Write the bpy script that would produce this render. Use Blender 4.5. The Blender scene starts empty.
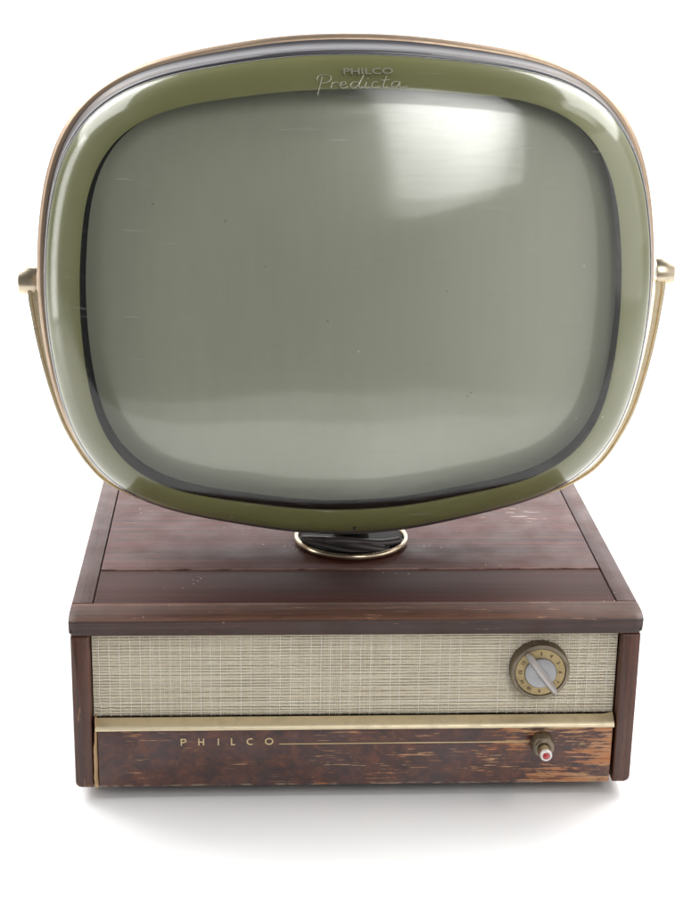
import bpy, bmesh, math, random
from mathutils import Vector, Matrix, Euler
random.seed(7)
sc = bpy.context.scene
COL = sc.collection
R = math.radians
Z0 = 0.2                      # height of the cabinet's front lip above the white sweep
ROOT = Vector((0.0, 0.2, 0.0))

# ------------------------------------------------------------------ materials
class NT:
    def __init__(s, name):
        s.m = bpy.data.materials.new(name); s.m.use_nodes = True
        s.t = s.m.node_tree; s.t.nodes.clear()
        s.out = s.n('ShaderNodeOutputMaterial')
    def n(s, typ, **kw):
        nd = s.t.nodes.new(typ)
        for k, v in kw.items(): setattr(nd, k, v)
        return nd
    def put(s, sock, v):
        if hasattr(v, 'is_output') or isinstance(v, bpy.types.NodeSocket): s.t.links.new(v, sock)
        else:
            if isinstance(v, (tuple, list)) and len(v) == 3 and sock.type == 'RGBA': v = (*v, 1)
            sock.default_value = v
    def bsdf(s, **kw):
        b = s.n('ShaderNodeBsdfPrincipled')
        for k, v in kw.items(): s.put(b.inputs[k.replace('_', ' ')], v)
        s.t.links.new(b.outputs[0], s.out.inputs[0]); return b
    def co(s, scale=(1, 1, 1), loc=(0, 0, 0), rot=(0, 0, 0)):
        tc = s.n('ShaderNodeTexCoord'); mp = s.n('ShaderNodeMapping')
        mp.inputs['Scale'].default_value = scale; mp.inputs['Location'].default_value = loc; mp.inputs['Rotation'].default_value = rot
        s.t.links.new(tc.outputs['Object'], mp.inputs[0]); return mp.outputs[0]
    def noise(s, vec, scale=5, detail=4, rough=.55, dist=0):
        t = s.n('ShaderNodeTexNoise'); s.put(t.inputs['Vector'], vec)
        t.inputs['Scale'].default_value = scale; t.inputs['Detail'].default_value = detail
        t.inputs['Roughness'].default_value = rough; t.inputs['Distortion'].default_value = dist
        return t.outputs['Fac']
    def ramp(s, fac, stops, interp='LINEAR'):
        r = s.n('ShaderNodeValToRGB'); r.color_ramp.interpolation = interp
        e = r.color_ramp.elements
        while len(e) < len(stops): e.new(.5)
        for q, (p, c) in zip(e, stops):
            q.position = p
            q.color = (c, c, c, 1) if not isinstance(c, (tuple, list)) else (*c, 1)
        s.put(r.inputs[0], fac); return r.outputs[0]
    def mix(s, fac, a, b, mode='MIX'):
        m = s.n('ShaderNodeMix', data_type='RGBA', blend_type=mode)
        s.put(m.inputs[0], fac); s.put(m.inputs[6], a); s.put(m.inputs[7], b); return m.outputs[2]
    def math(s, op, a, b=0.0, clamp=False):
        m = s.n('ShaderNodeMath', operation=op, use_clamp=clamp)
        s.put(m.inputs[0], a); s.put(m.inputs[1], b); return m.outputs[0]
    def xyz(s, vec):
        x = s.n('ShaderNodeSeparateXYZ'); s.put(x.inputs[0], vec); return x.outputs
    def bump(s, h, strength=.2, dist=.001):
        b = s.n('ShaderNodeBump'); b.inputs['Strength'].default_value = strength
        b.inputs['Distance'].default_value = dist; s.put(b.inputs['Height'], h); return b.outputs[0]
    def rng(s, v, a, b, c=0., d=1.):
        m = s.n('ShaderNodeMapRange'); s.put(m.inputs[0], v)
        for i, q in enumerate((a, b, c, d)): m.inputs[i+1].default_value = q
        return m.outputs[0]

def simple(name, col, rough=.4, metal=0., coat=0., **kw):
    t = NT(name); t.bsdf(Base_Color=col, Roughness=rough, Metallic=metal, Coat_Weight=coat, **kw); return t.m

def specks(t, scale, thr, vec=None, seed=0.):
    """sparse dots: 1 inside a speck"""
    v = t.n('ShaderNodeTexVoronoi'); v.inputs['Scale'].default_value = scale
    t.put(v.inputs['Vector'], vec if vec is not None else t.co(loc=(seed, seed*.7, seed*.3)))
    return t.math('LESS_THAN', v.outputs['Distance'], thr), v.outputs['Color']

def wood(name, dark, mid, worn, wear=.0, along='x', coat=.7, rough=.3, scale=1., coat_rough=.14, marks=False):
    t = NT(name)
    st = {'x': (1.6, 130, 130), 'y': (130, 1.6, 130), 'z': (130, 130, 1.6)}[along]
    fine = {'x': (9, 420, 420), 'y': (420, 9, 420), 'z': (420, 420, 9)}[along]
    g = t.noise(t.co(st), scale, 5, .6, .4)
    f = t.noise(t.co(fine), scale, 3, .6)
    c = t.ramp(g, [(.32, dark), (.68, mid)])
    c = t.mix(t.ramp(f, [(.4, .0), (.75, .45)]), c, tuple(x*.45 for x in dark))
    pore = t.noise(t.co({'x': (55, 900, 900), 'y': (900, 55, 900), 'z': (900, 900, 55)}[along], (8, 8, 8)), scale, 2, .5)
    c = t.mix(t.ramp(pore, [(.56, 0.), (.68, .6)]), c, tuple(x*.35 for x in dark))
    blot = t.noise(t.co((1, 1, 1), (3, 1, 2)), 14, 4, .6)
    c = t.mix(t.ramp(blot, [(.45, 0.), (.75, .14)]), c, tuple(x*1.7 for x in mid))
    sp, vc = specks(t, 95, .10, seed=2.3)
    gate = t.math('GREATER_THAN', t.noise(t.co(loc=(9, 4, 1)), 11, 2), .60)
    spm = t.math('MULTIPLY', sp, gate)
    scr = t.noise(t.co(tuple(v*1.5 if v > 20 else v*12 for v in st), (5, 5, 5)), scale, 3, .7)
    scm = t.math('MULTIPLY', t.math('GREATER_THAN', scr, .74 - wear*.16), t.rng(t.noise(t.co(loc=(1, 8, 3)), 6+wear*9, 3), .42-wear*.1, .58-wear*.1))
    m = t.math('MAXIMUM', spm, scm)
    if along == 'z':
        p = t.xyz(t.co())
        ch = t.math('MULTIPLY', t.rng(p[2], Z0-.1865, Z0-.1815, 1, 0), t.rng(t.noise(t.co((90, 90, 130), (3, 3, 3)), 1, 3), .47, .55))
        m = t.math('MAXIMUM', m, ch)
    if marks:      # worn front edge of the board and a patch of flaked lacquer near its right end
        p = t.xyz(t.co())
        ed = t.math('MULTIPLY', t.rng(p[1], -.0738, -.0722, 1, 0), t.rng(t.noise(t.co((30, 1, 1)), 1, 4), .36, .55))
        dx = t.math('DIVIDE', t.math('SUBTRACT', p[0], .198), .040); dy = t.math('DIVIDE', t.math('SUBTRACT', p[1], .085), .026)
        d2 = t.math('ADD', t.math('MULTIPLY', dx, dx), t.math('MULTIPLY', dy, dy))
        fl = t.math('MULTIPLY', t.math('LESS_THAN', d2, 1.), t.math('GREATER_THAN', t.noise(t.co((26, 150, 1), (4, 4, 4)), 1, 3, .6), .60))
        m = t.math('MAXIMUM', m, t.math('MAXIMUM', t.math('MULTIPLY', ed, .6), fl))
    c = t.mix(t.math('MULTIPLY', m, .75), c, worn)
    rg = t.rng(t.noise(t.co(loc=(2, 2, 2)), 30, 4), .3, .7, rough-.07, rough+.12)
    t.bsdf(Base_Color=c, Roughness=rg, Coat_Weight=coat, Coat_Roughness=coat_rough,
           Normal=t.bump(t.math('ADD', f, t.math('MULTIPLY', m, -.8)), .25, .0006))
    return t.m

M = {}
M['top'] = wood('mahogany_top', (.040, .0062, .0042), (.118, .025, .015), (.42, .26, .2), .15, coat=.07, rough=.48, coat_rough=.2, marks=True)
M['rail'] = wood('mahogany_rail', (.042, .015, .009), (.145, .060, .034), (.30, .155, .09), .5, rough=.5, coat=.0, coat_rough=.25)
M['rail_y'] = wood('mahogany_side_rail', (.045, .013, .010), (.10, .033, .024), (.3, .18, .14), .1, along='y', coat=.12, rough=.46, coat_rough=.22)
M['side'] = wood('mahogany_side', (.036, .0105, .0065), (.125, .042, .023), (.26, .11, .05), .45, along='z', coat=.15, rough=.42, coat_rough=.2)
M['bare'] = wood('bare_split_wood', (.32, .19, .09), (.55, .37, .2), (.7, .55, .35), .3, along='z', coat=.0, rough=.7)
M['underside'] = simple('raw_dark_board', (.03, .018, .012), .8)
M['gap'] = simple('dark_gap', (.008, .006, .005), .8)
M['rubber'] = simple('rubber_foot', (.012, .012, .012), .7)

def front_panel_mat():
    t = NT('worn_burl_panel')
    burl = t.noise(t.co((1, 1, 1.2)), 85, 5, .65, .5)
    c = t.ramp(burl, [(.3, (.022, .009, .008)), (.5, (.070, .019, .011)), (.72, (.15, .045, .018))])
    big = t.noise(t.co((1, 1, 1.4), (4, 0, 0)), 16, 3, .6)
    c = t.mix(t.ramp(big, [(.45, 0.), (.7, .55)]), c, (.055, .035, .042))
    x = t.xyz(t.co())
    # worn zone: grows to the right end, with a ragged border
    zone = t.math('ADD', t.rng(x[0], -.01, .26, -.26, .36), t.math('MULTIPLY', t.math('SUBTRACT', t.noise(t.co((1, 1, 2.6), (7, 2, 5)), 17, 4, .6), .5), 1.9))
    streak = t.noise(t.co((24, 60, 430), (1, 1, 1)), 1, 4, .62, .2)
    streak2 = t.noise(t.co((38, 60, 520), (6, 1, 9)), 1, 3, .6)
    fine = t.noise(t.co((70, 60, 900), (3, 3, 3)), 1, 3, .6)
    s1 = t.rng(t.math('ADD', streak, t.math('MULTIPLY', zone, .55)), .63, .675)
    s2 = t.rng(t.math('ADD', streak2, t.math('MULTIPLY', zone, .40)), .675, .71)
    orange = t.mix(t.rng(t.noise(t.co((12, 1, 120), (2, 2, 2)), 1, 3), .35, .65), (.44, .15, .05), (.56, .35, .19))
    orange = t.mix(t.rng(fine, .45, .7, 0, .6), orange, (.10, .035, .018))
    # sparse short scratches at the left too
    gate = t.rng(t.noise(t.co((1, 1, 2), (8, 8, 8)), 22, 2), .54, .62)
    s3 = t.math('MULTIPLY', t.rng(streak2, .60, .66), gate)
    m = t.math('MAXIMUM', t.math('MAXIMUM', s1, s2), t.math('MULTIPLY', s3, .8))
    c = t.mix(m, c, orange)
    # chips along the bottom edge
    edge = t.rng(x[2], Z0-.187, Z0-.1835, 1, 0)
    chip = t.math('MULTIPLY', edge, t.rng(t.noise(t.co((70, 1, 200), (5, 1, 1)), 1, 3), .50, .56))
    c = t.mix(t.math('MULTIPLY', chip, .8), c, (.5, .36, .25))
    t.bsdf(Base_Color=c, Roughness=t.rng(m, 0, 1, .3, .55), Coat_Weight=t.rng(m, 0, 1, .35, .0), Coat_Roughness=.18,
           Normal=t.bump(m, -.35, .0006))
    return t.m
M['front'] = front_panel_mat()

def vent_mat():
    t = NT('perforated_vent')
    x = t.xyz(t.co())
    p = .0034
    u = t.math('DIVIDE', x[0], p); v = t.math('DIVIDE', x[1], p*.866)
    row = t.math('MULTIPLY', t.math('MODULO', t.math('ADD', t.math('FLOOR', v), 1000.), 2.), .5)
    fu = t.math('SUBTRACT', t.math('FRACT', t.math('ADD', t.math('ADD', u, row), 1000.)), .5)
    fv = t.math('SUBTRACT', t.math('FRACT', t.math('ADD', v, 1000.)), .5)
    d = t.math('SQRT', t.math('ADD', t.math('MULTIPLY', fu, fu), t.math('MULTIPLY', t.math('MULTIPLY', fv, fv), .75)))
    hole = t.rng(d, .30, .38, 1, 0)
    base = t.ramp(t.noise(t.co((2, 50, 50)), 1, 4), [(.3, (.062, .019, .014)), (.7, (.105, .034, .025))])
    sp, vc = specks(t, 150, .16, seed=4.)
    # a cluster of dried paint spatter near the left end, sparse elsewhere
    gx = t.math('SUBTRACT', x[0], -.175); gy = t.math('SUBTRACT', x[1], -.11)
    rr = t.math('SQRT', t.math('ADD', t.math('MULTIPLY', gx, gx), t.math('MULTIPLY', gy, t.math('MULTIPLY', gy, 3.))))
    gate = t.math('MAXIMUM', t.math('GREATER_THAN', t.noise(t.co(loc=(5, 5, 2)), 10, 2), .66),
                  t.math('LESS_THAN', t.math('ADD', rr, t.math('MULTIPLY', t.noise(t.co(), 60, 2), .05)), .056))
    m = t.math('MULTIPLY', sp, gate)
    c = t.mix(hole, base, (.010, .005, .005)); c = t.mix(t.math('MULTIPLY', m, .6), c, (.5, .42, .38))
    t.bsdf(Base_Color=c, Roughness=.62, Specular_IOR_Level=.25, Normal=t.bump(hole, -.8, .001))
    return t.m
M['vent'] = vent_mat()

def brass(name, col, rough, spot=.5):
    t = NT(name)
    n = t.noise(t.co(), 60, 4, .6)
    c = t.mix(t.ramp(n, [(.5, 0.), (.75, spot)]), col, tuple(v*.45 for v in col))
    t.bsdf(Base_Color=c, Metallic=1., Roughness=t.rng(n, .3, .75, rough, rough+.14)); return t.m
M['brass'] = brass('brass', (.92, .78, .54), .24, .35)
M['bronze'] = brass('bronze_rim', (.44, .33, .24), .40, .3)
M['collar'] = brass('collar_metal', (.62, .52, .38), .18, .3)
M['nickel'] = brass('aged_nickel', (.64, .55, .41), .24, .4)
M['gold_trim'] = brass('gold_anodised_trim', (.82, .71, .50), .44, .28)
M['gold_letters'] = simple('gold_letter', (.62, .47, .27), .4, .7)
M['dial_gold'] = brass('dial_gold', (.42, .33, .18), .5, .6)
M['knurl'] = brass('knurled_grey', (.24, .20, .15), .42, .6)
M['hub'] = simple('frosted_silver', (.33, .33, .34), .40, 1.)
M['pointer'] = simple('pearl_pointer', (.42, .39, .38), .3, .3, .5)
M['digits'] = simple('dial_print', (.15, .09, .045), .6)
M['red'] = simple('red_jewel', (.42, .012, .02), .2, 0., 1.)
M['ivory'] = simple('ivory_tip', (.75, .70, .66), .35, .2, .3)
M['shell'] = simple('housing_brown', (.05, .033, .025), .4, .2)
M['band'] = simple('grey_edge_band', (.036, .034, .042), .34, .0, .25)
M['gasket'] = simple('black_gasket', (.004, .004, .004), .6)
M['surround'] = simple('black_surround', (.002, .002, .002), .8, Specular_IOR_Level=0.)
M['cable'] = simple('cable_sleeve', (.10, .09, .09), .35, .2)
M['post'] = simple('dark_post', (.008, .007, .007), .6, .0, Specular_IOR_Level=.2)

def mask_mat():
    t = NT('olive_mask')
    n = t.noise(t.co(), 9, 3, .5)
    c = t.ramp(n, [(.3, (.138, .142, .052)), (.7, (.162, .166, .066))])
    t.bsdf(Base_Color=c, Roughness=.42, Coat_Weight=.12, Coat_Roughness=.2); return t.m
M['mask'] = mask_mat()

def tube_mat():
    t = NT('picture_tube_glass')
    n = t.noise(t.co((1, 1, .45)), 5, 1, .5)
    f = t.noise(t.co((1, 1, .08), (2, 2, 2)), 120, 2, .5)
    c = t.ramp(n, [(.3, (.284, .300, .238)), (.7, (.296, .313, .250))])
    c = t.mix(t.rng(f, .3, .7, 0, .08), c, (.16, .155, .13))
    sp, vc = specks(t, 42, .045, seed=7.); gate = t.math('GREATER_THAN', t.noise(t.co(loc=(3, 3, 7)), 9, 2), .60)
    c = t.mix(t.math('MULTIPLY', t.math('MULTIPLY', sp, gate), .6), c, (.04, .04, .035))
    r = .28
    t.bsdf(Base_Color=c, Roughness=r, Specular_IOR_Level=.55, Coat_Weight=1., Coat_IOR=1.6, Coat_Roughness=.10,
           Coat_Normal=t.bump(t.noise(t.co((1, 1, .5)), 8, 1), .02, .002))
    return t.m
M['tube'] = tube_mat()

def window_mat():
    t = NT('clear_plastic_window')
    geo = t.n('ShaderNodeNewGeometry')
    ior = t.rng(geo.outputs['Backfacing'], 0, 1, 1.41, 1/1.41)
    fr = t.n('ShaderNodeFresnel'); t.put(fr.inputs['IOR'], ior)
    nrm = t.bump(t.noise(t.co((1, 1, .7)), 7, 1, .5), .03, .002)
    # fine wiping scratches and dust
    scr = t.noise(t.co((30, 1, 300), (0, 0, 0), (0, R(12), 0)), 1, 2, .5)
    rg = t.rng(scr, .45, .75, .085, .15)
    gl = t.n('ShaderNodeBsdfGlossy'); t.put(gl.inputs['Roughness'], rg); gl.inputs['Color'].default_value = (1, 1, 1, 1)
    t.put(gl.inputs['Normal'], nrm)
    tr = t.n('ShaderNodeBsdfTransparent'); tr.inputs['Color'].default_value = (.965, .965, .95, 1)
    mx = t.n('ShaderNodeMixShader')
    t.put(mx.inputs[0], fr.outputs[0]); t.put(mx.inputs[1], tr.outputs[0]); t.put(mx.inputs[2], gl.outputs[0])
    # dust specks: tiny pale diffuse dots, plus scuffs
    sp, vc = specks(t, 34, .026, seed=1.7); gate = t.math('GREATER_THAN', t.noise(t.co(loc=(6, 6, 6)), 12, 2), .56)
    scuff = t.rng(t.noise(t.co((16, 16, 420), (4, 1, 2), (0, R(-4), 0)), 1, 4, .6), .66, .76)
    df = t.n('ShaderNodeBsdfDiffuse'); df.inputs['Color'].default_value = (.7, .7, .66, 1)
    haze = t.rng(t.noise(t.co(loc=(1, 2, 9)), 4, 2, .5), .35, .75, .0, .004)
    fac = t.math('MAXIMUM', t.math('MAXIMUM', t.math('MULTIPLY', t.math('MULTIPLY', sp, gate), .75), haze), t.math('MULTIPLY', scuff, .14))
    m2 = t.n('ShaderNodeMixShader'); t.put(m2.inputs[0], fac); t.put(m2.inputs[1], mx.outputs[0]); t.put(m2.inputs[2], df.outputs[0])
    t.t.links.new(m2.outputs[0], t.out.inputs[0]); return t.m
M['window'] = window_mat()

def cloth(name, col, dark):
    t = NT(name)
    n = t.noise(t.co((1, 1, 1)), 900, 2, .5); b = t.noise(t.co((1, 1, 2)), 14, 3)
    c = t.mix(t.rng(n, .3, .7, 0, .55), col, dark); c = t.mix(t.rng(b, .4, .7, 0, .25), c, dark)
    t.bsdf(Base_Color=c, Roughness=.42, Metallic=.15, Sheen_Weight=.2); return t.m
M['thread_a'] = cloth('thread_beige', (.76, .68, .53), (.52, .44, .32))
M['thread_b'] = cloth('thread_cream', (.86, .80, .66), (.64, .57, .44))
M['thread_c'] = cloth('thread_white', (.92, .90, .82), (.72, .69, .60))
M['thread_d'] = cloth('thread_brown', (.35, .29, .21), (.18, .14, .09))
M['backing'] = simple('cloth_backing', (.30, .25, .18), .9)

# ------------------------------------------------------------------ mesh helpers
def link(name, me, parent, label=None):
    o = bpy.data.objects.new(name, me); COL.objects.link(o)
    if parent is not None: o.parent = parent
    if label: o['label'] = label
    return o

def mesh(name, verts, faces, mats, parent, smooth=True, midx=None, label=None, angle=40):
    """verts in world coordinates; stored relative to the thing's base"""
    me = bpy.data.meshes.new(name)
    off = ROOT if parent is not None else Vector((0, 0, 0))
    me.from_pydata([tuple(Vector(v) - off) for v in verts], [], faces)
    for m in (mats if isinstance(mats, (list, tuple)) else [mats]): me.materials.append(m)
    if midx: me.polygons.foreach_set('material_index', midx)
    bm = bmesh.new(); bm.from_mesh(me); bmesh.ops.recalc_face_normals(bm, faces=bm.faces); bm.to_mesh(me); bm.free()
    if smooth:
        me.polygons.foreach_set('use_smooth', [True]*len(me.polygons))
        me.set_sharp_from_angle(angle=R(angle))
    return link(name, me, parent, label)

class MB:
    def __init__(s): s.v = []; s.f = []; s.mi = []
    def add(s, v, f, mi=0):
        b = len(s.v); s.v += [tuple(p) for p in v]; s.f += [tuple(i+b for i in q) for q in f]; s.mi += [mi]*len(f)
    def box(s, x0, x1, y0, y1, z0, z1, bev=.001, seg=2, mi=0, jitter=0):
        bm = bmesh.new(); bmesh.ops.create_cube(bm, size=1)
        for v in bm.verts: v.co = Vector((x0 if v.co.x < 0 else x1, y0 if v.co.y < 0 else y1, z0 if v.co.z < 0 else z1))
        if bev: bmesh.ops.bevel(bm, geom=bm.edges[:], offset=bev, segments=seg, profile=.5, affect='EDGES')
        bm.verts.index_update()
        s.add([v.co.copy() for v in bm.verts], [[v.index for v in f.verts] for f in bm.faces], mi); bm.free()
    def rings(s, rs, cap0=False, cap1=False, mi=0, closed=True):
        n = len(rs[0]); v = [p for r in rs for p in r]; f = []
        for a in range(len(rs)-1):
            for i in range(n if closed else n-1):
                j = (i+1) % n; f.append((a*n+i, a*n+j, (a+1)*n+j, (a+1)*n+i))
        if cap0: f.append(tuple(range(n))[::-1])
        if cap1: f.append(tuple((len(rs)-1)*n+i for i in range(n)))
        s.add(v, f, mi)
    def lathe(s, prof, c, axis='z', n=64, cap=True, wob=None, mi=0):
        """prof: list of (radius, h) along axis from c"""
        rs = []
        for r, h in prof:
            ring = []
            for i in range(n):
                a = 2*math.pi*i/n; rr = r*(1+(wob(a, r, h) if wob else 0))
                p = {'z': (rr*math.cos(a), rr*math.sin(a), h), '-y': (rr*math.cos(a), -h, rr*math.sin(a)), 'x': (h, rr*math.cos(a), rr*math.sin(a))}[axis]
                ring.append(Vector(c)+Vector(p))
            rs.append(ring)
        s.rings(rs, cap, cap, mi)
    def tube(s, pts, rad, n=10, mi=0):
        pts = [Vector(p) for p in pts]; rs = []
        up = Vector((0, 0, 1))
        for i, p in enumerate(pts):
            d = (pts[min(i+1, len(pts)-1)]-pts[max(i-1, 0)]).normalized()
            a = d.cross(up); a = a.normalized() if a.length > 1e-4 else Vector((1, 0, 0)); b = d.cross(a).normalized()
            r = rad[i] if isinstance(rad, (list, tuple)) else rad
            rs.append([p+a*r*math.cos(2*math.pi*k/n)+b*r*math.sin(2*math.pi*k/n) for k in range(n)])
        s.rings(rs, True, True, mi)
    def build(s, name, mats, parent, smooth=True, label=None, angle=40):
        return mesh(name, s.v, s.f, mats, parent, smooth, s.mi, label, angle)

# ------------------------------------------------------------------ setting
def build_backdrop():
    prof = [(-.62, -.012), (-.62, 0.)] + [(y, 0.) for y in (-.5, -.3, .3, .9, 1.5)]
    rad = 1.2
    for k in range(1, 17):
        a = math.pi/2*k/16; prof.append((1.5+rad*math.sin(a), rad-rad*math.cos(a)))
    prof.append((2.7, 2.7))
    xs = [-6, -3, 0, 3, 6]
    rs = [[Vector((x, y, z)) for x in xs] for y, z in prof]
    b = MB(); b.rings(rs, closed=False)
    t = NT('white_paper_sweep')
    n = t.noise(t.co(), 3, 3)
    t.bsdf(Base_Color=t.ramp(n, [(.3, (.87, .87, .875)), (.7, (.9, .9, .9))]), Roughness=.6, Coat_Weight=1., Coat_IOR=1.55, Coat_Roughness=.09)
    o = b.build('backdrop', t.m, None); o['kind'] = 'structure'
    return o
build_backdrop()

# ------------------------------------------------------------------ the television
tv = bpy.data.objects.new('television', None); COL.objects.link(tv); tv.location = ROOT
tv['label'] = 'vintage television with olive framed swivel screen on worn mahogany cabinet'
tv['category'] = 'television'

H = Z0
# --- cabinet
b = MB()
b.box(-.2882, .2882, .003, .459, H-.0125, H-.004, .0008)
top = b.build('cabinet_top', M['gap'], tv)
b = MB(); b.box(-.2679, .2679, .1258, .46, H-.006, H+.006, .0009, 3); b.build('top_board', M['top'], top)
# front rail with softly rounded lip
b = MB()
prof = [(.0362, -.0035), (.0362, .0052), (.0354, .006), (.012, .0054), (.0050, .0034), (.0016, .0014), (.0003, .0006), (.0, -.0002), (.0006, -.0016), (.0022, -.0110), (.0030, -.0145), (.0044, -.0158), (.020, -.0158), (.0362, -.0158)]
rs = []
NX = 120
for i in range(NX+1):
    x = -.29+.58*i/NX
    e = min(1, (.29-abs(x))/.004); sh = .0025*(1-math.sqrt(max(0, 1-(1-e)**2))) if e < 1 else 0
    r = []
    for y, z in prof:
        w = .00006*math.sin(x*180+z*400)+.00005*math.sin(x*531) if y < .012 else 0
        r.append(Vector((x, y+w+(sh if y < .02 else 0), H+z*(1-(.12 if e < 1 else 0)*(1-e)))))
    rs.append(r)
b.rings(rs, True, True)
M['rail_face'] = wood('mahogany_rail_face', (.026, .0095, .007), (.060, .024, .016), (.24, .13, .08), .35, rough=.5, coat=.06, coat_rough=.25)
np_ = len(prof)
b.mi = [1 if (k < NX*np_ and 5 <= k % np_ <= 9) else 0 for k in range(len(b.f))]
b.build('front_rail', [M['rail'], M['rail_face']], top)
for s in (-1, 1):
    b = MB(); xa, xb = sorted((s*.2691, s*.29)); b.box(xa, xb, .0370, .46, H-.0155, H+.006, .0014, 3)
    b.build('side_rail', M['rail_y'], top)
b = MB(); b.box(-.2681, .2681, .0369, .1248, H-.004, H+.0048, .0005)
b.build('vent_strip', M['vent'], top)

for s in (-1, 1):
    b = MB(); xa, xb = sorted((s*.2704, s*.2888))
    zb = H-.187 if s < 0 else H-.1865
    # outline of the board's front, extruded back
    def rect(y, ins):
        x0, x1, z0, z1 = xa+ins, xb-ins, zb+ins, H-.0166-ins
        c = .006
        pts = []
        cs = [(x0, z1, .001), (x1, z1, .001), (x1, z0, c if s > 0 else .001), (x0, z0, c if s < 0 else .001)]
        for k, (cx, cz, rr) in enumerate(cs):
            sx = 1 if cx == x0 else -1; sz = -1 if cz == z1 else 1
            for q in range(5):
                a = math.pi/2*q/4
                ang = [(-math.cos(a), math.sin(a)), (math.sin(a), math.cos(a)), (math.cos(a), -math.sin(a)), (-math.sin(a), -math.cos(a))][k]
                pts.append(Vector((cx+sx*rr+rr*ang[0], y, cz+sz*rr+rr*ang[1])))
        return pts
    b.rings([rect(.0035, .0016), rect(.0042, .0006), rect(.0055, 0), rect(.455, 0)], True, True)
    sp = b.build('side_panel', M['side'], tv)
    if s < 0:
        # veneer split away from the bare wood beside the lower panel
        b = MB()
        n = 24
        ra = []
        for i in range(n+1):
            k = i/n; z = H-.106-(.0808)*k
            w = .0012+.0032*min(1, k*1.8)+.0003*math.sin(k*31)
            x1 = -.2656-.0002*math.sin(k*17)
            ra.append([Vector((x1-w-.0004, .0085, z)), Vector((x1-w*.8, .0040-.001*k, z)), Vector((x1-w*.3, .0036-.001*k, z)), Vector((x1, .0046, z)), Vector((x1, .012, z)), Vector((x1-w, .012, z))])
        b.rings(ra, True, True)
        b.build('split_edge', M['bare'], sp, label='pale bare wood showing where the veneer split')
b = MB(); b.box(-.2700, .2700, .025, .452, H-.1855, H-.178, .001); b.build('bottom_board', M['underside'], tv)
b = MB(); b.box(-.2700, .2700, .4525, .4585, H-.185, H-.0160, .001); b.build('back_board', M['underside'], tv)
b = MB(); b.box(-.2650, .2672, .0045, .0165, H-.1868, H-.1224, .0012, 3)
fp = b.build('front_panel', M['front'], tv)

# --- lettering (strokes cut from flat metal)
def stroke(b, pts, w, y0, y1, closed=False):
    n = len(pts); L = []; Rr = []
    for i in range(n):
        p = Vector(pts[i])
        a = Vector(pts[(i-1) % n]) if (i or closed) else None; c = Vector(pts[(i+1) % n]) if (i < n-1 or closed) else None
        d = ((p-a).normalized() if a is not None else Vector((0, 0)))+((c-p).normalized() if c is not None else Vector((0, 0)))
        d.normalize(); nn = Vector((-d.y, d.x))
        ref = (p-a).normalized() if a is not None else (c-p).normalized()
        k = 1/max(.5, abs(nn.dot(Vector((-ref.y, ref.x)))))
        L.append(p+nn*w/2*k); Rr.append(p-nn*w/2*k)
    rs = [[Vector((l.x, y0, l.y)), Vector((r.x, y0, r.y)), Vector((r.x, y1, r.y)), Vector((l.x, y1, l.y))] for l, r in zip(L, Rr)]
    if closed: rs.append(rs[0])
    b.rings(rs, not closed, not closed)
def arc(cx, cz, rx, rz, a0, a1, n=16): return [(cx+rx*math.cos(R(a0+(a1-a0)*i/n)), cz+rz*math.sin(R(a0+(a1-a0)*i/n))) for i in range(n+1)]
b = MB(); hL = .0079; zc = H-.1352; w = .0013; y0, y1 = .0036, .0050
def X(u): return -.1810+(u-180)*.001027
zt, zb_ = zc+hL/2, zc-hL/2
x = X(181.4); stroke(b, [(x, zb_), (x, zt)], w, y0, y1)
stroke(b, [(x+.0004, zt-w/2), (x+.0026, zt-w/2)]+arc(x+.0026, zt-.0023, .0021, .0023-w/2, 90, -90, 10)[1:]+[(x+.0004, zc-.0002-w/2)], w, y0-.0001, y1)
x = X(201.2); 
for q in (-1, 1): stroke(b, [(x+q*.0024, zb_), (x+q*.0024, zt)], w, y0, y1)
stroke(b, [(x-.0022, zc), (x+.0022, zc)], w, y0-.0001, y1)
x = X(218.3); stroke(b, [(x, zb_), (x, zt)], w, y0, y1)
x = X(231.4); stroke(b, [(x, zb_), (x, zt)], w, y0, y1); stroke(b, [(x+.0002, zb_+w/2), (x+.0038, zb_+w/2)], w, y0-.0001, y1)
x = X(250.4); stroke(b, arc(x, zc, .0034, hL/2-w/2, 52, 308, 20), w, y0, y1)
x = X(269.0); stroke(b, arc(x, zc, .0037, hL/2-w/2, 0, 360, 28)[:-1], w, y0, y1, True)
b.build('nameplate_letters', M['gold_letters'], fp, smooth=False)
b = MB(); b.box(-.0794, .1812, .0038, .0050, H-.1390, H-.1379, .0002, 1); b.build('pinstripe', M['gold_letters'], fp)

# --- gold ledge between cloth and lower panel
prof = [(.0172, -.1150), (.0150, -.1124), (.0120, -.1132), (.0052, -.1158), (.0022, -.1176), (.0010, -.1196), (.0014, -.1210), (.0030, -.1219), (.0172, -.1219)]
rs = []
for i in range(61):
    x = -.2668+.5346*i/60
    fl = max(0, (x-.258)/.0098); flare = fl*fl*.0022
    rs.append([Vector((x, y, H+z+(flare if k in (1, 2) else 0))) for k, (y, z) in enumerate(prof)])
b = MB(); b.rings(rs, True, True); b.build('gold_ledge', M['gold_trim'], tv, angle=50)

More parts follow.
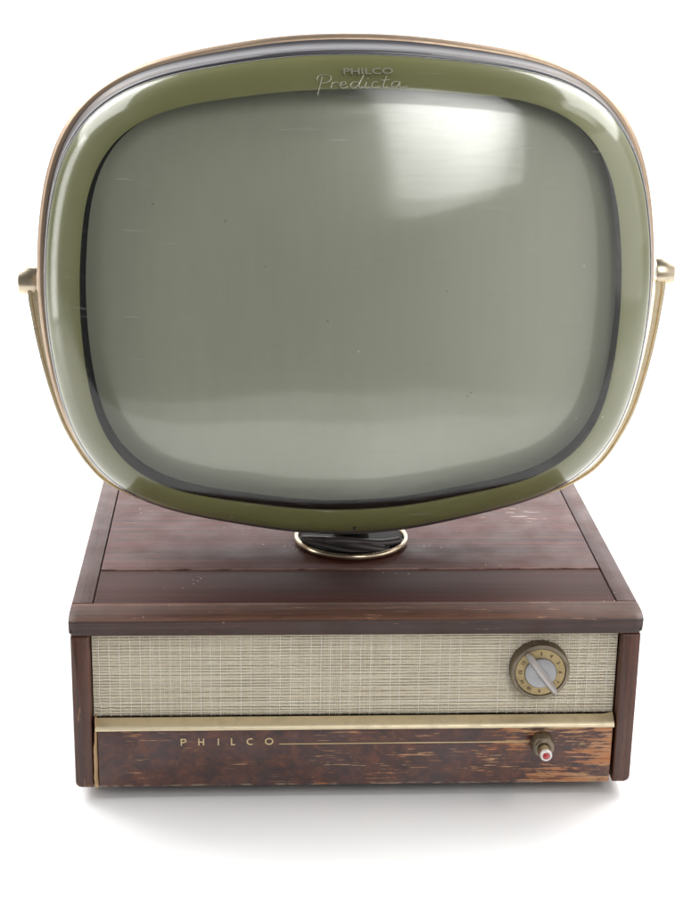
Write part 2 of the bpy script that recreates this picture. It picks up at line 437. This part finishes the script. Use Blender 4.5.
# --- woven speaker cloth: real threads over a backing board
gx0, gx1, gz0, gz1 = -.2695, .2690, H-.1128, H-.0152
b = MB()
yb = .0200
b.add([(gx0, yb, gz0), (gx1, yb, gz0), (gx1, yb, gz1), (gx0, yb, gz1), (gx0, yb+.003, gz0), (gx1, yb+.003, gz0), (gx1, yb+.003, gz1), (gx0, yb+.003, gz1)],
      [(0, 1, 2, 3), (7, 6, 5, 4), (0, 4, 5, 1), (1, 5, 6, 2), (2, 6, 7, 3), (3, 7, 4, 0)], 0)
zz = []; z = gz1-.001; k = 0
while z > gz0+.0008:
    r = random.choice([.0004, .0005, .0006]) if k % 2 else random.choice([.0009, .00105])
    zz.append((z, r)); z -= r*.9+(.0008 if k % 2 else .0012); k += 1
xx = []; x = gx0+.0012
while x < gx1-.0008:
    q = random.random(); q = .97 if len(xx) % 5 == 3 and q < .8 else q*.92; xx.append((x, .00030 if q < .93 else .00042, q)); x += random.uniform(.0018, .0023)
def fray(x, z):     # cloth sags and bunches at its lower left corner
    k = max(0, 1-(x-gx0)/.03)*max(0, 1-(z-gz0)/.05); return k
for zi, (z, r) in enumerate(zz):
    m = random.choices([1, 2, 3], [.2, .74, .06])[0]; ph = random.random()*6
    rs = []; n = 300
    for i in range(n+1):
        x = gx0+.0005+(gx1-gx0-.001)*i/n
        zo = .00025*math.sin(x*37+ph)+.00012*math.sin(x*310+ph*3)+fray(x, z)*.0007*math.sin(x*420+zi*.6)
        rr = r*(1+.12*math.sin(x*900+ph*5))
        y = yb-.0010-.00018*math.cos(math.pi*x/.002+math.pi*(zi % 2))
        rs.append([Vector((x, y+rr*.55, z+zo+rr)), Vector((x, y-rr*.35, z+zo+rr*.55)), Vector((x, y-rr*.55, z+zo)), Vector((x, y-rr*.35, z+zo-rr*.55)), Vector((x, y+rr*.55, z+zo-rr))])
    b.rings(rs, closed=False, mi=m)
for xi, (x, r, q) in enumerate(xx):
    m = 3 if q > .93 else (2 if q > .5 else 1)
    rs = []; n = 110; ph = random.random()*6
    over = .0012 if q > .8 else .0004
    for i in range(n+1):
        z = gz1-.0006-(gz1-gz0-.001)*i/n
        xo = .00016*math.sin(z*130+ph)+fray(x, z)*.0013*math.sin(z*200+xi*.3)
        y = yb-.0010-over-.0005*math.sin(math.pi*i/2.0+math.pi*(xi % 2))
        rs.append([Vector((x+xo-r, y+.0003, z)), Vector((x+xo, y-.0002, z)), Vector((x+xo+r, y+.0003, z))])
    b.rings(rs, closed=False, mi=m)
b.build('speaker_cloth', [M['backing'], M['thread_a'], M['thread_b'], M['thread_c'], M['thread_d']], tv, angle=80)

# --- channel dial
dc = Vector((.1880, .0, H-.0600))
yf = .0195
kn = lambda a, r, h: (.008 if math.sin(a*56) > 0 else -.008) if r > .029 and .0018 < h < .0125 else 0
b = MB(); b.lathe([(.0308, 0), (.0308, .0019), (.0306, .0022), (.0306, .0120), (.0300, .0136), (.0288, .0142), (.0266, .0142), (.0262, .0126)], (dc.x, yf, dc.z), '-y', 224, True, kn)
dial = b.build('channel_dial', M['knurl'], tv, angle=30)
b = MB(); b.lathe([(.0260, 0), (.0260, .0006), (.0255, .0012), (.0150, .0022)], (dc.x, yf-.0122, dc.z), '-y', 96)
b.build('dial_plate', M['dial_gold'], dial)
# numerals
def text_mesh(body, size, name, parent, mat, place, extrude=.0, shear=0, offset=0.):
    cu = bpy.data.curves.new(name, 'FONT'); cu.body = body; cu.size = size; cu.align_x = 'CENTER'; cu.align_y = 'CENTER'
    cu.extrude = extrude; cu.shear = shear; cu.offset = offset; cu.resolution_u = 3
    o = bpy.data.objects.new('tmp', cu); COL.objects.link(o)
    bpy.context.view_layer.update()
    me = bpy.data.meshes.new_from_object(o.evaluated_get(bpy.context.evaluated_depsgraph_get()))
    bpy.data.objects.remove(o); vs = [place(v.co) for v in me.vertices]; fs = [tuple(p.vertices) for p in me.polygons]
    bpy.data.meshes.remove(me); return vs, fs
b = MB()
for k in range(12):
    ch = str(k+2); a = R(120-30*k); rr = .0207
    def place(c, a=a):
        ca, sa = math.cos(a-math.pi/2), math.sin(a-math.pi/2)
        x = c.x*ca-c.y*sa; z = c.x*sa+c.y*ca
        return (dc.x+rr*math.cos(a)+x, yf-.0144-c.z, dc.z+rr*math.sin(a)+z)
    v, f = text_mesh(ch, .0050, 'd', None, None, place, .0002, 0, .00005)
    b.add(v, f)
b.build('dial_numerals', M['digits'], dial, smooth=False)
b = MB(); b.lathe([(.0166, 0), (.0166, .0016), (.0158, .0026), (.0110, .0034), (.006, .0030), (.002, .0028)], (dc.x, yf-.0140, dc.z), '-y', 96)
hub = b.build('dial_hub', M['hub'], dial)
# pointer bar: tapered fin across the hub
b = MB(); pa = R(-53.5); d = Vector((math.cos(pa), 0, math.sin(pa))); nrm_ = Vector((-math.sin(pa), 0, math.cos(pa)))
pc = Vector((dc.x+.0008, yf-.0160, dc.z-.0002)); rs = []
for i in range(21):
    k = -1+2*i/20; ax = pc+d*(.0278*k)
    wd = (.0044-.0008*abs(k))*math.sqrt(max(.04, 1-abs(k)**9)); hh = (.0085-.0022*abs(k)**2)*math.sqrt(max(.1, 1-abs(k)**10))
    rs.append([ax+nrm_*wd, ax+nrm_*wd*.9+Vector((0, -hh*.55, 0)), ax+nrm_*wd*.35+Vector((0, -hh, 0)), ax-nrm_*wd*.35+Vector((0, -hh, 0)), ax-nrm_*wd*.9+Vector((0, -hh*.55, 0)), ax-nrm_*wd])
b.rings(rs, True, True); b.build('pointer', M['pointer'], dial, angle=35)

# --- power knob, angled barrel with red jewel
kc = (.1932, .0045, H-.1388)
k2 = lambda a, r, h: (.03 if math.sin(a*30) > 0 else -.03) if r > .0112 and .0015 < h < .0125 else 0
b = MB(); b.lathe([(.0120, 0), (.0121, .0018), (.0120, .0022), (.0117, .0125), (.0108, .0142), (.0100, .0146), (.0100, .0160), (.0090, .0168), (.0072, .0168), (.0070, .0150)], kc, '-y', 120, True, k2)
knob = b.build('power_knob', M['knurl'], tv, angle=30)
b = MB(); b.lathe([(.0064, .0150), (.0064, .0262), (.0062, .0275)], kc, '-y', 48); b.build('knob_shaft', M['nickel'], knob)
b = MB(); b.lathe([(.0063, .0276), (.0062, .0300), (.0055, .0310), (.0040, .0311), (.0037, .0302)], kc, '-y', 48); b.build('knob_tip', M['ivory'], knob)
b = MB(); b.lathe([(.0036, .0303), (.0034, .0312), (.0022, .0321), (.0006, .0325)], kc, '-y', 32); b.build('knob_jewel', M['red'], knob)

# --- feet
for sx in (-.20, .20):
    for yy in (.075, .385):
        b = MB(); b.lathe([(.014, 0), (.016, .003), (.018, .0138)], (sx, yy, .0003), 'z', 32); b.build('foot', M['rubber'], tv)

# ------------------------------------------------------------------ the head
HC = Vector((-.009, .2, H+.3095)); ROT = R(1.25)
def hd(x, y, z, rot=ROT):      # head-local (x, z) at depth y -> world
    c, s = math.cos(rot), math.sin(rot); return Vector((HC.x+c*x-s*z, y, HC.z+s*x+c*z))
C1 = [.28174, .03344, -.01123, -.00576, .00085, .0010, -.00332, .00225, -.0003, .00087, .00038, .00038, -.00014]
C2 = [.24930, .03217, -.01203, -.0062, .0007, .0011, -.00656, .00128, -.00017, .0008, .00047, .00029, .00005]
OX, OZ = -.001, .0035
def rad(co, th): return sum(co[k]*math.cos(2*k*th) for k in range(6))+sum(co[6+k]*math.sin((2*k+1)*th) for k in range(3))+co[9]*math.sin(2*th)+co[10]*math.sin(4*th)+co[11]*math.cos(3*th)+co[12]*math.sin(6*th)
T0 = .872; N = 288
TH = [2*math.pi*i/N for i in range(N)]
O1 = [(OX+rad(C1, t)*math.cos(t), OZ+rad(C1, t)*math.sin(t)) for t in TH]
def op(t, grow=0.):
    r = rad(C2, t)*.997+grow; a = t+R(.5)
    return (r*math.cos(a)-.0004, r*math.sin(a)+.0086)
def face_xy(i, t, grow=0.):
    ox, oz = op(TH[i])
    if t <= T0: k = t/T0; return (ox*k, oz*k)
    k = (t-T0)/(1-T0); return (ox+(O1[i][0]-ox)*k, oz+(O1[i][1]-oz)*k)
YE, BUL = .080, .063
def yface(t): return YE-BUL*max(0., 1-t**2.5)**(1/1.65)
def face_ring(t, dy=0., shrink=0.):
    r = []
    for i in range(N):
        x, z = face_xy(i, t); L = math.hypot(x, z) or 1
        k = 1-shrink/L if L > shrink else 1
        r.append(hd(x*k, yface(t)+dy, z*k))
    return r
def off_ring(off, y, scale=1.):      # outline grown by off at depth y
    r = []
    for i, t in enumerate(TH):
        o = off(t) if callable(off) else off
        rr = (rad(C1, t)+o)*scale; r.append(hd(OX+rr*math.cos(t), y, OZ+rr*math.sin(t)))
    return r
# clear window: front skin, edge and inner skin
ts = [.02, .08, .16, .24, .32, .4, .48, .56, .63, .69, .75, .8, .84, T0, .9, .92, .94, .955, .968, .978, .986, .992, .996, .9985, 1.]
outer = [face_ring(t) for t in ts]
inner = [face_ring(t, .0026, .0012 if t > .9 else 0) for t in ts]
b = MB(); b.rings([*outer[::1], off_ring(.0002, .0835), off_ring(-.0012, .0835), *inner[::-1]])
n = len(b.v); b.f.append(tuple(range(N))[::-1]); b.mi.append(0); b.f.append(tuple(range(n-N, n))); b.mi.append(0)
win = b.build('screen_window', M['window'], tv, angle=60)
# olive mask just behind it
tm = [T0-.001, T0+.004, .89, .91, .93, .95, .965, .978, .988, .995, .999]
b = MB()
rs = [face_ring(t, .0034, .0010 if t > .9 else 0) for t in tm]
lip = [hd(*(lambda p: (p[0], yface(T0)+.0075, p[1]))(op(TH[i], .0005))) for i in range(N)]
b.rings([lip]+rs+[off_ring(-.0020, .088), off_ring(-.030, .088)])
b.build('screen_mask', M['mask'], tv, angle=50)
hx, hz = op(-math.pi/2); pz = OZ-rad(C1, -math.pi/2); kz = .72
q = hd(.002, yface(T0+(1-T0)*kz)-.0001, hz+(pz-hz)*kz)
b = MB(); b.lathe([(.0014, -.003), (.0014, .0004), (.0010, .0008)], q, '-y', 16); b.build('drain_hole_disc', M['gasket'], win)  # black disc stands in for the dark of an open drain hole
# black well between mask and tube
b = MB()
def opr(g, y): return [hd(*(lambda p: (p[0], y, p[1]))(op(TH[i], g))) for i in range(N)]
yt = yface(T0)
b.rings([opr(.0006, yt+.0076), opr(-.0004, yt+.0084), opr(-.0004, yt+.015), opr(-.0004, yt+.034), opr(-.03, yt+.036)])
b.build('tube_surround', M['surround'], tv)
# picture tube
def tube_ring(t):
    y = yt+.0300-.040*max(0., 1-t**2.3)
    r = []
    for i in range(N):
        x, z = op(TH[i], -.0016); r.append(hd(x*t+.0022, y, (z-.0086)*t+.0086))
    return r
tt = [.02, .1, .2, .3, .4, .5, .6, .7, .78, .85, .9, .935, .96, .978, .99, .997, 1.]
b = MB(); rs = [tube_ring(t) for t in tt]
back = [[hd((p-HC).x*k, yt+.0300+dy, (p-HC).z*k, 0) for p in rs[-1]] for k, dy in ((.99, .006), (.6, .10), (.3, .15))]
b.rings(rs+back); b.f.append(tuple(range(N))[::-1]); b.mi.append(0); nn = len(b.v); b.f.append(tuple(range(nn-N, nn))); b.mi.append(0)
b.build('picture_tube', M['tube'], tv, angle=60)
# grey band, black gasket line, bronze rim, brown shell
up = lambda a: (lambda t: a[0]+(a[1]-a[0])*abs(math.sin(t))**2)
b = MB(); b.rings([off_ring(.0003, .0836), off_ring(up((.0008, .0022)), .0842), off_ring(up((.0012, .0032)), .0862), off_ring(up((.0012, .0030)), .0880), off_ring(up((.0022, .0062)), .105), off_ring(up((.0042, .0088)), .1165), off_ring(up((.0046, .0100)), .1185), off_ring(up((.0040, .0096)), .1198), off_ring(-.004, .1198)])
band = b.build('edge_band', M['band'], tv, angle=30)
b = MB(); b.rings([off_ring(-.004, .1200), off_ring(up((.0054, .0098)), .1202), off_ring(up((.0056, .0100)), .1222), off_ring(-.004, .1224)])
b.build('gasket', M['gasket'], band)
b = MB()
rr = []
for k in range(13):
    a = math.pi*k/12-math.pi/2
    rr.append(off_ring((lambda a: (lambda t: up((.0082, .0098))(t)+.0052*math.cos(a)))(a), .1312+.0088*math.sin(a)))
b.rings([off_ring(-.004, .1226)]+rr+[off_ring(-.004, .1400)])
b.build('bronze_rim', M['bronze'], tv, angle=50)
b = MB()
b.rings([off_ring(-.001, .1402), off_ring(.0015, .150), off_ring(-.002, .175), off_ring(-.010, .2, 1), off_ring(-.02, .225, .97), off_ring(-.02, .255, .86), off_ring(-.02, .29, .68), off_ring(-.02, .315, .52), off_ring(-.02, .335, .42), off_ring(-.02, .40, .36), off_ring(-.02, .408, .33)], cap1=True)
b.build('screen_housing', M['shell'], tv, angle=60)
# screws in the band
for u in (-.62, .48):
    t = math.pi/2-u; p = off_ring(lambda q: 0, .1)[0]
    rr_ = rad(C1, t)+.0070; q = hd(rr_*math.cos(t), .110, rr_*math.sin(t))
    b = MB(); b.lathe([(.0019, -.001), (.0019, .0012), (.0012, .0018)], q, 'z', 16); b.build('screw', M['gasket'], band)

# emblem on the window
def ysurf(x, z):
    th = math.atan2(z, x); L = math.hypot(x, z)
    ox, oz = op(th); Lo = math.hypot(ox, oz); L1 = rad(C1, th)
    t = L/Lo*T0 if L <= Lo else T0+(1-T0)*(L-Lo)/(L1-Lo)
    return yface(min(t, .999))
M['emblem'] = simple('pale_emblem', (.25, .25, .19), .4, .3, .3)
b = MB()
def plc(cx, cz, sx=1.):
    def f(c):
        x, z = cx+c.x*sx, cz+c.y; return tuple(hd(x, ysurf(x, z)-.0004-c.z, z))
    return f
v, f = text_mesh('PHILCO', .0072, 'e', None, None, plc(.0155, .2258, 1.9), .0003, 0, .00012); b.add(v, f)
b.build('emblem_small_letters', M['emblem'], win, smooth=False)
# script word drawn as one flowing stroke per letter
def spl(P, n=7):
    out = []
    for i in range(len(P)-1):
        p0, p1, p2, p3 = P[max(i-1, 0)], P[i], P[i+1], P[min(i+2, len(P)-1)]
        for k in range(n):
            t = k/n; out.append(tuple(.5*((2*p1[j])+(-p0[j]+p2[j])*t+(2*p0[j]-5*p1[j]+4*p2[j]-p3[j])*t*t+(-p0[j]+3*p1[j]-3*p2[j]+p3[j])*t**3) for j in (0, 1)))
    return out+[P[-1]]
word = [
 [(.02, -.55), (.12, .1), (.26, .95)], [(.0, .62), (.1, .95), (.42, 1.06), (.66, .86), (.55, .52), (.2, .38)],
 [(.62, .0), (.72, .45), (.74, .38), (.86, .48), (1.0, .4)],
 [(1.02, .22), (1.3, .32), (1.28, .48), (1.12, .44), (1.06, .14), (1.2, .0), (1.42, .12)],
 [(1.88, .44), (1.66, .46), (1.52, .18), (1.64, .0), (1.82, .14), (1.98, .5), (2.14, 1.0)], [(1.98, .5), (1.9, .14), (1.98, .0), (2.1, .1)],
 [(2.26, .46), (2.18, .1), (2.26, .0), (2.38, .1)], [(2.32, .68), (2.34, .74)],
 [(2.78, .4), (2.66, .48), (2.5, .3), (2.52, .04), (2.68, .0), (2.84, .12)],
 [(3.18, .92), (3.0, .2), (3.06, .0), (3.2, .08)], [(2.9, .58), (3.36, .62)],
 [(3.74, .44), (3.52, .46), (3.38, .18), (3.5, .0), (3.66, .12), (3.78, .44), (3.74, .12), (3.84, .0), (4.1, .1)]]
b = MB(); S = .0120
for P in word:
    pts = []
    for px, pz in spl(P):
        x = -.0330+px*S*1.72; z = .2118+pz*S*.92; pts.append(hd(x, ysurf(x, z)-.0006, z))
    b.tube(pts, .00042, 6)
b.build('emblem_script', M['emblem'], win)

# --- yoke: brass strap under the head with a pivot cap on either side
half = [(.0, -.271), (.06, -.2705), (.12, -.2655), (.18, -.256), (.225, -.244), (.262, -.2245), (.282, -.2045), (.297, -.180), (.3105, -.15), (.3225, -.1055), (.3305, -.0625), (.334, -.035), (.336, -.018), (.336, -.008)]
line = [(-x, z) for x, z in half[:0:-1]]+half
line = spl(line, 4)
b = MB(); rs = []
for i, (x, z) in enumerate(line):
    a = line[max(i-1, 0)]; c = line[min(i+1, len(line)-1)]; d = Vector((c[0]-a[0], c[1]-a[1])).normalized(); nx, nz = d.y, -d.x
    w = .0130; k = abs(i/(len(line)-1)*2-1); T = .0060+.0056*max(0, k-.45)/.55
    # U channel: two flanges and a shallow groove in the edge that faces the viewer
    sec = [(-w, .0), (-w, -T*.30), (-w+.0022, -T*.38), (-w+.0022, -T*.56), (-w, -T*.64), (-w, -T), (w, -T), (w, 0)]
    sec = [(a_, q-.0) for a_, q in sec]
    rs.append([hd(x+.004+nx*q, .2+wy, z+nz*q) for wy, q in sec])
b.rings(rs, True, True); yoke = b.build('yoke', M['brass'], tv, angle=30)
for s in (-1, 1):
    c0 = hd(s*.3262+.004, .2, -.0002)
    b = MB(); pr = [(.0143, 0), (.0146, .0008), (.0146, .0184), (.0142, .0192), (.0134, .0195), (.006, .0196)]
    pr = [(r, s*h) for r, h in pr]
    b.lathe(pr, c0, 'x', 64); b.build('pivot_cap', M['nickel'] if s > 0 else M['nickel'], yoke)
    b = MB(); b.lathe([(.006, 0), (.006, -s*.03)], c0-Vector((s*.004, 0, 0)), 'x', 24); b.build('pivot_pin', M['post'], yoke)

# --- swivel collar with leads inside
cc = (.0032, .2080, H+.0062)
b = MB(); prof = [(.0600, 0), (.0628, .0012), (.0640, .0040), (.0634, .0066), (.0618, .0078), (.0602, .0076), (.0590, .0056), (.0580, .0022), (.030, .0012)]
b.lathe(prof, cc, 'z', 96); sw = b.build('swivel_collar', M['collar'], tv, angle=60)
b = MB(); b.lathe([(.0578, .0036), (.056, .0042), (.030, .0046), (.020, .0052), (.0185, .012), (.0185, .045)], cc, 'z', 64); b.build('swivel_post', M['post'], sw)
for k, (ya, yb_, zz_, xa, xb, rr_) in enumerate([(-.020, -.042, .0085, -.054, .034, .0050), (-.040, -.022, .0120, -.030, .052, .0044), (-.030, -.040, .0070, -.050, .040, .0030)]):
    pts = []
    for i in range(33):
        q = i/32; x = cc[0]+xa+(xb-xa)*q
        pts.append((x, cc[1]+ya+(yb_-ya)*q-.007*math.sin(math.pi*q), cc[2]+zz_+.004*math.sin(q*4+k)))
    b = MB(); b.tube(pts, rr_, 14); b.build('lead_wire', M['cable'], sw)

# ------------------------------------------------------------------ lamps
def area(name, loc, look, sx, sy, power, col=(1, 1, 1), spread=180):
    l = bpy.data.lights.new(name, 'AREA'); l.shape = 'RECTANGLE'; l.size = sx; l.size_y = sy; l.energy = power; l.color = col; l.spread = R(spread)
    o = bpy.data.objects.new(name, l); COL.objects.link(o); o.location = loc
    o.rotation_euler = (Vector(look)-Vector(loc)).to_track_quat('-Z', 'Y').to_euler(); return o
HCW = (-.009, .05, .5)
k_ = area('key_softbox', (.455, -1.52, 1.74), (.36, .1, 1.50), .62, 1.9, 17)
nt = k_.data; nt.use_nodes = True; nt = nt.node_tree       # diffuser with a warm core, dimmer towards its frame
em = nt.nodes['Emission']; ge = nt.nodes.new('ShaderNodeNewGeometry'); vd = nt.nodes.new('ShaderNodeVectorMath'); vd.operation = 'DISTANCE'
mp = nt.nodes.new('ShaderNodeMapRange'); mp.interpolation_type = 'SMOOTHSTEP'
nt.links.new(ge.outputs['Parametric'], vd.inputs[0]); vd.inputs[1].default_value = (.5, .55, 0)
nt.links.new(vd.outputs['Value'], mp.inputs[0])
for i_, v_ in enumerate((.02, .62, 1.9, .62)): mp.inputs[i_+1].default_value = v_
nt.links.new(mp.outputs[0], em.inputs['Strength'])
k_.rotation_euler = (k_.rotation_euler.to_quaternion() @ Euler((0, 0, R(3))).to_quaternion()).to_euler()
area('high_left_softbox', (-2.0, .85, 2.35), (0, 0, .0), 2.8, 1.7, 80)
area('high_right_softbox', (2.0, .8, 2.35), (0, 0, .0), 2.8, 1.7, 80)
area('left_panel', (-1.9, -.02, .78), (0, -.2, .7), .42, 1.5, 9)
area('right_panel', (1.9, -.52, .85), (0, -.2, .7), 1.2, 1.45, 5.5)
area('backdrop_light_left', (-1.7, 1.2, 2.4), (-.4, 2.7, .7), 1.2, 1.0, 45)
area('backdrop_light_right', (1.7, 1.2, 2.4), (.4, 2.7, .7), 1.2, 1.0, 45)

w = bpy.data.worlds.new('World'); sc.world = w; w.use_nodes = True
wt = w.node_tree; bg = wt.nodes['Background']           # dim studio room, its right-hand wall brighter, ceiling darker
tc = wt.nodes.new('ShaderNodeTexCoord'); sx_ = wt.nodes.new('ShaderNodeSeparateXYZ'); wt.links.new(tc.outputs['Generated'], sx_.inputs[0])
m1 = wt.nodes.new('ShaderNodeMapRange'); m1.interpolation_type = 'SMOOTHSTEP'; wt.links.new(sx_.outputs[0], m1.inputs[0])
for i_, v_ in enumerate((-.10, .72, .22, 1.0)): m1.inputs[i_+1].default_value = v_
m2 = wt.nodes.new('ShaderNodeMapRange'); m2.interpolation_type = 'SMOOTHSTEP'; wt.links.new(sx_.outputs[2], m2.inputs[0])
for i_, v_ in enumerate((.15, .75, 1., .35)): m2.inputs[i_+1].default_value = v_
mm = wt.nodes.new('ShaderNodeMath'); mm.operation = 'MULTIPLY'; wt.links.new(m1.outputs[0], mm.inputs[0]); wt.links.new(m2.outputs[0], mm.inputs[1])
wt.links.new(mm.outputs[0], bg.inputs[1]); bg.inputs[0].default_value = (1, .985, .96, 1)

# ------------------------------------------------------------------ camera
cam = bpy.data.cameras.new('camera'); co = bpy.data.objects.new('camera', cam); COL.objects.link(co)
Rv = Vector((.99843733, -.05283767, .0181958)); Uv = Vector((-3.72e-4, .31931253, .94764939)); Fv = Vector((.05588173, .9461753, -.31879389))
co.matrix_world = Matrix(((Rv.x, Uv.x, -Fv.x, -.103), (Rv.y, Uv.y, -Fv.y, -1.539), (Rv.z, Uv.z, -Fv.z, .694+Z0), (0, 0, 0, 1)))
cam.sensor_fit = 'HORIZONTAL'; cam.sensor_width = 36; cam.lens = 1676.3/700*36; cam.clip_start = .05; cam.clip_end = 60
sc.camera = co
sc.view_settings.view_transform = 'Standard'; sc.view_settings.look = 'None'; sc.view_settings.exposure = 0; sc.view_settings.gamma = 1
sc.cycles.max_bounces = 10; sc.cycles.transparent_max_bounces = 12; sc.cycles.sample_clamp_indirect = 6
sc.cycles.use_denoising = True
